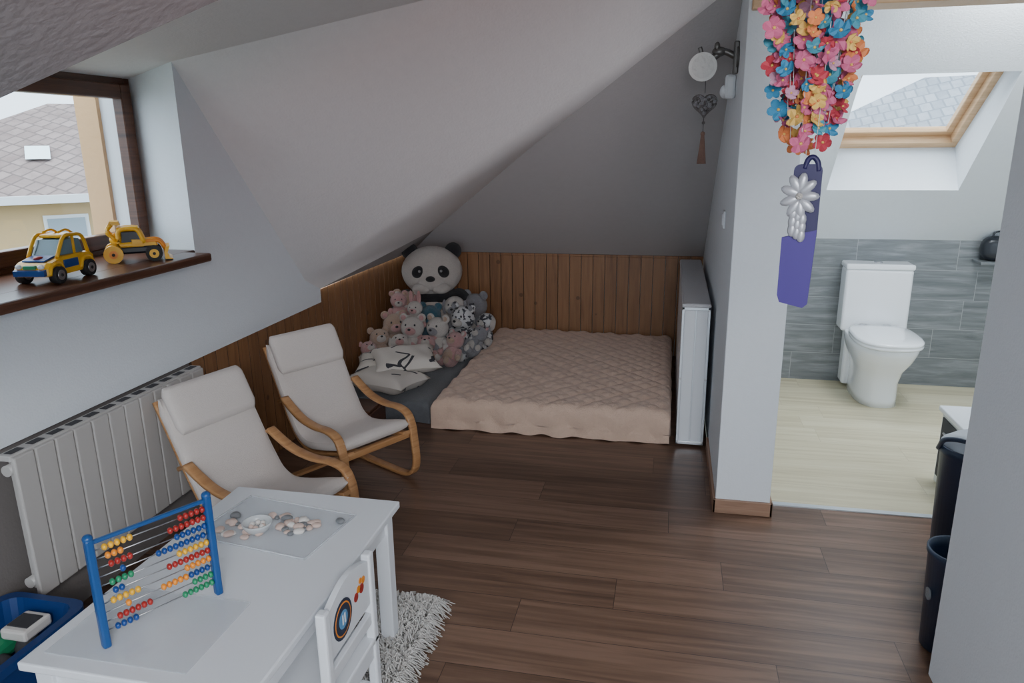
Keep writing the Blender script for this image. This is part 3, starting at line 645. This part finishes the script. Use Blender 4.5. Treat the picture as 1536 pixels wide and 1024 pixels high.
def rr2(x0,x1,z0,z1,r):
    o=[]
    for (cx_,cz_,a0) in ((x1-r,z1-r,0),(x0+r,z1-r,90),(x0+r,z0+r,180),(x1-r,z0+r,270)):
        for k in range(5): a=math.radians(a0+22.5*k); o.append((cx_+r*math.cos(a),cz_+r*math.sin(a)))
    return o
b.prism([(-.036,1.38),(-.036,1.245),(-.030,1.228),(.022,1.218),(.032,1.228),(.038,1.40)],-.006,.006,M_pur,M=Mt); b.prism(rr2(-.022,.038,1.37,1.545,.014),-.004,.004,M_pur2,M=Mt)
b.M=Mt
b.tube([(.0,0,1.535),(.006,0,1.555),(.016,0,1.56),(.026,0,1.55),(.03,0,1.53)],.006,M_pur2)
for k in range(9):
    a=2*math.pi*k/9; b.sph((-.005+.020*math.cos(a),-.012,1.475+.030*math.sin(a)),(.024,.006,.011),M_sil,rot=Matrix.Rotation(-a,3,'Y'),u=10,v=6)
for k in range(9):
    b.sph((-.005+.010*(k%3-1),-.012,1.435-.006*k),(.010,.005,.016),M_sil,u=8,v=6)
b.sph((-.005,-.018,1.475),.008,M_pw,u=10,v=6)
b.done()
# ---------------------------------------------------------------- toilet
b=B('toilet',Matrix.Translation((1.31,0,0)))
def oval(hw,ya,yb,z,e=.75,n=40):
    o=[]; cy=(ya+yb)/2; hl=(yb-ya)/2
    for j in range(n):
        t=2*math.pi*j/n; c_,s_=math.cos(t),math.sin(t); ee=e if s_<0 else .45
        o.append((hw*math.copysign(abs(c_)**ee,c_),cy+hl*math.copysign(abs(s_)**e,s_),z))
    return o
b.loft([oval(.125,4.60,5.10,.002),oval(.122,4.60,5.10,.05),oval(.12,4.595,5.10,.15),oval(.135,4.56,5.10,.23),oval(.165,4.49,5.10,.30),oval(.182,4.45,5.10,.36),oval(.186,4.44,5.08,.395),oval(.18,4.445,5.08,.405)],M_ceramic)
b.loft([oval(.180,4.43,4.93,.406),oval(.190,4.42,4.94,.412),oval(.190,4.42,4.94,.422),oval(.186,4.425,4.935,.427),oval(.190,4.42,4.94,.432),oval(.190,4.42,4.94,.442),oval(.178,4.435,4.925,.450),oval(.10,4.52,4.85,.454)],M_ceramic)
b.box((-.198,4.955,.39),(.198,5.115,.80),M_ceramic,.02,seg=4); b.box((-.202,4.948,.795),(.202,5.118,.832),M_ceramic,.012,seg=3)
b.cyl((0,5.03,.832),(0,5.03,.838),.025,M_chrome)
for sx in (-.07,.07): b.cyl((sx-.02,4.935,.44),(sx+.02,4.935,.44),.011,M_chrome)
b.box((-.155,4.99,.02),(.155,5.11,.40),M_ceramic,.02)
b.done()
b=B('bathroom_cabinet'); b.box((1.29,3.30,.01),(1.58,3.58,.36),M_alu,.006); b.box((1.275,3.285,.36),(1.59,3.595,.385),M_white,.006); b.box((1.286,3.32,.05),(1.291,3.56,.34),M_dark,.002); b.cyl((1.278,3.38,.28),(1.278,3.5,.28),.006,M_chrome); b.done()
b=B('toiletry_bag')
b.sup((1.99,5.05,.93),(.10,.06,.075),M_black,.7,.6,f=lambda p:p*(1+.12*math.sin(30*p.x)*math.cos(25*p.z))); b.tube([(1.95,5.05,1.0),(1.96,5.05,1.03),(2.0,5.05,1.035),(2.02,5.05,1.0)],.006,M_black)
b.done()
b=B('wall_shelf'); b.box((1.88,4.98,.835),(2.2,5.12,.855),M_tile,.004); b.done()
def ring(cx,cy,r,z,n=36): return [(cx+r*math.cos(2*math.pi*j/n),cy+r*math.sin(2*math.pi*j/n),z) for j in range(n)]
b=B('waste_bin'); c=(.935,2.29)
b.loft([ring(*c,.075,.003),ring(*c,.088,.33),ring(*c,.093,.335),ring(*c,.093,.35),ring(*c,.085,.35),ring(*c,.080,.32),ring(*c,.07,.01)],M_navy)
b.cyl((.852,2.27,.20),(.857,2.27,.20),.02,M_grey); b.done()
b=B('trash_can'); c=(1.10,2.72)
b.loft([ring(*c,.09,.003),ring(*c,.105,.50),ring(*c,.11,.505),ring(*c,.11,.53),ring(*c,.10,.53),ring(*c,.095,.49),ring(*c,.08,.01)],M_navy)
b.tube([(c[0]-.11,c[1]+.02,.51),(c[0]-.115,c[1]-.05,.57),(c[0]-.06,c[1]-.11,.585),(c[0]+.02,c[1]-.11,.53)],.009,M_navy)
b.sup((c[0],c[1],.53),(.100,.100,.055),mat('bin_liner',(.6,.64,.7),.35,alpha=.9),.9,1,f=lambda p:p*(1+.15*math.sin(40*p.x)*math.sin(37*p.y)))
b.done()
# ---------------------------------------------------------------- lights, world
w=bpy.data.worlds.new('World'); SC.world=w; w.use_nodes=True; bg=w.node_tree.nodes['Background']
bg.inputs[0].default_value=(.76,.89,1,1); bg.inputs[1].default_value=3.6
def area(name,loc,target,size,power,col):
    l=bpy.data.lights.new(name,'AREA'); l.shape='RECTANGLE'; l.size=size[0]; l.size_y=size[1]; l.energy=power; l.color=col
    o=bpy.data.objects.new(name,l); o.location=loc; o.rotation_euler=(Vector(target)-Vector(loc)).to_track_quat('-Z','Y').to_euler(); SC.collection.objects.link(o); return o
area('bath_fill_light',(1.5,3.7,2.35),(1.4,4.5,.2),(.6,.5),48,(.90,.96,1))  # added fill light to brighten the bathroom, no lamp known there
area('key_light',(.3,-1.2,2.2),(-1.0,3,.9),(1.2,.8),125,(.97,.97,1))  # added unseen key light from behind the camera, no real ceiling lamp
l=bpy.data.lights.new('sun','SUN'); l.energy=6; l.angle=math.radians(60); l.color=(.93,.98,1); o=bpy.data.objects.new('sun',l); o.rotation_euler=Vector((.3,-.1,-1)).to_track_quat('-Z','Y').to_euler(); o.location=(2,10,8); SC.collection.objects.link(o)
l=bpy.data.lights.new('pink_fill_spot','SPOT'); l.energy=55; l.color=(1,.40,.33); l.spot_size=math.radians(48); l.spot_blend=1; l.shadow_soft_size=.1  # added unseen spot that tints the slope pink, no real lamp
o=bpy.data.objects.new('pink_fill_spot',l); o.location=(.3,-.5,1.7); o.rotation_euler=(Vector((-1.1,3.0,2.12))-Vector(o.location)).to_track_quat('-Z','Y').to_euler(); SC.collection.objects.link(o)
# ---------------------------------------------------------------- camera
cam=bpy.data.cameras.new('camera'); cam.lens=1100/1536*36; cam.sensor_width=36; cam.clip_start=.05; cam.clip_end=300
co=bpy.data.objects.new('camera',cam); SC.collection.objects.link(co); SC.camera=co
yaw=math.radians(12.2); pit=math.radians(15.2); ro=.012
r=Vector((math.cos(yaw),math.sin(yaw),0)); fh=Vector((-math.sin(yaw),math.cos(yaw),0))
f=fh*math.cos(pit)+Vector((0,0,-math.sin(pit))); u=fh*math.sin(pit)+Vector((0,0,math.cos(pit)))
ri=(r-ro*u).normalized(); ui=(u+ro*r).normalized()
co.matrix_world=Matrix(((ri.x,ui.x,-f.x,0),(ri.y,ui.y,-f.y,0),(ri.z,ui.z,-f.z,1.6),(0,0,0,1)))
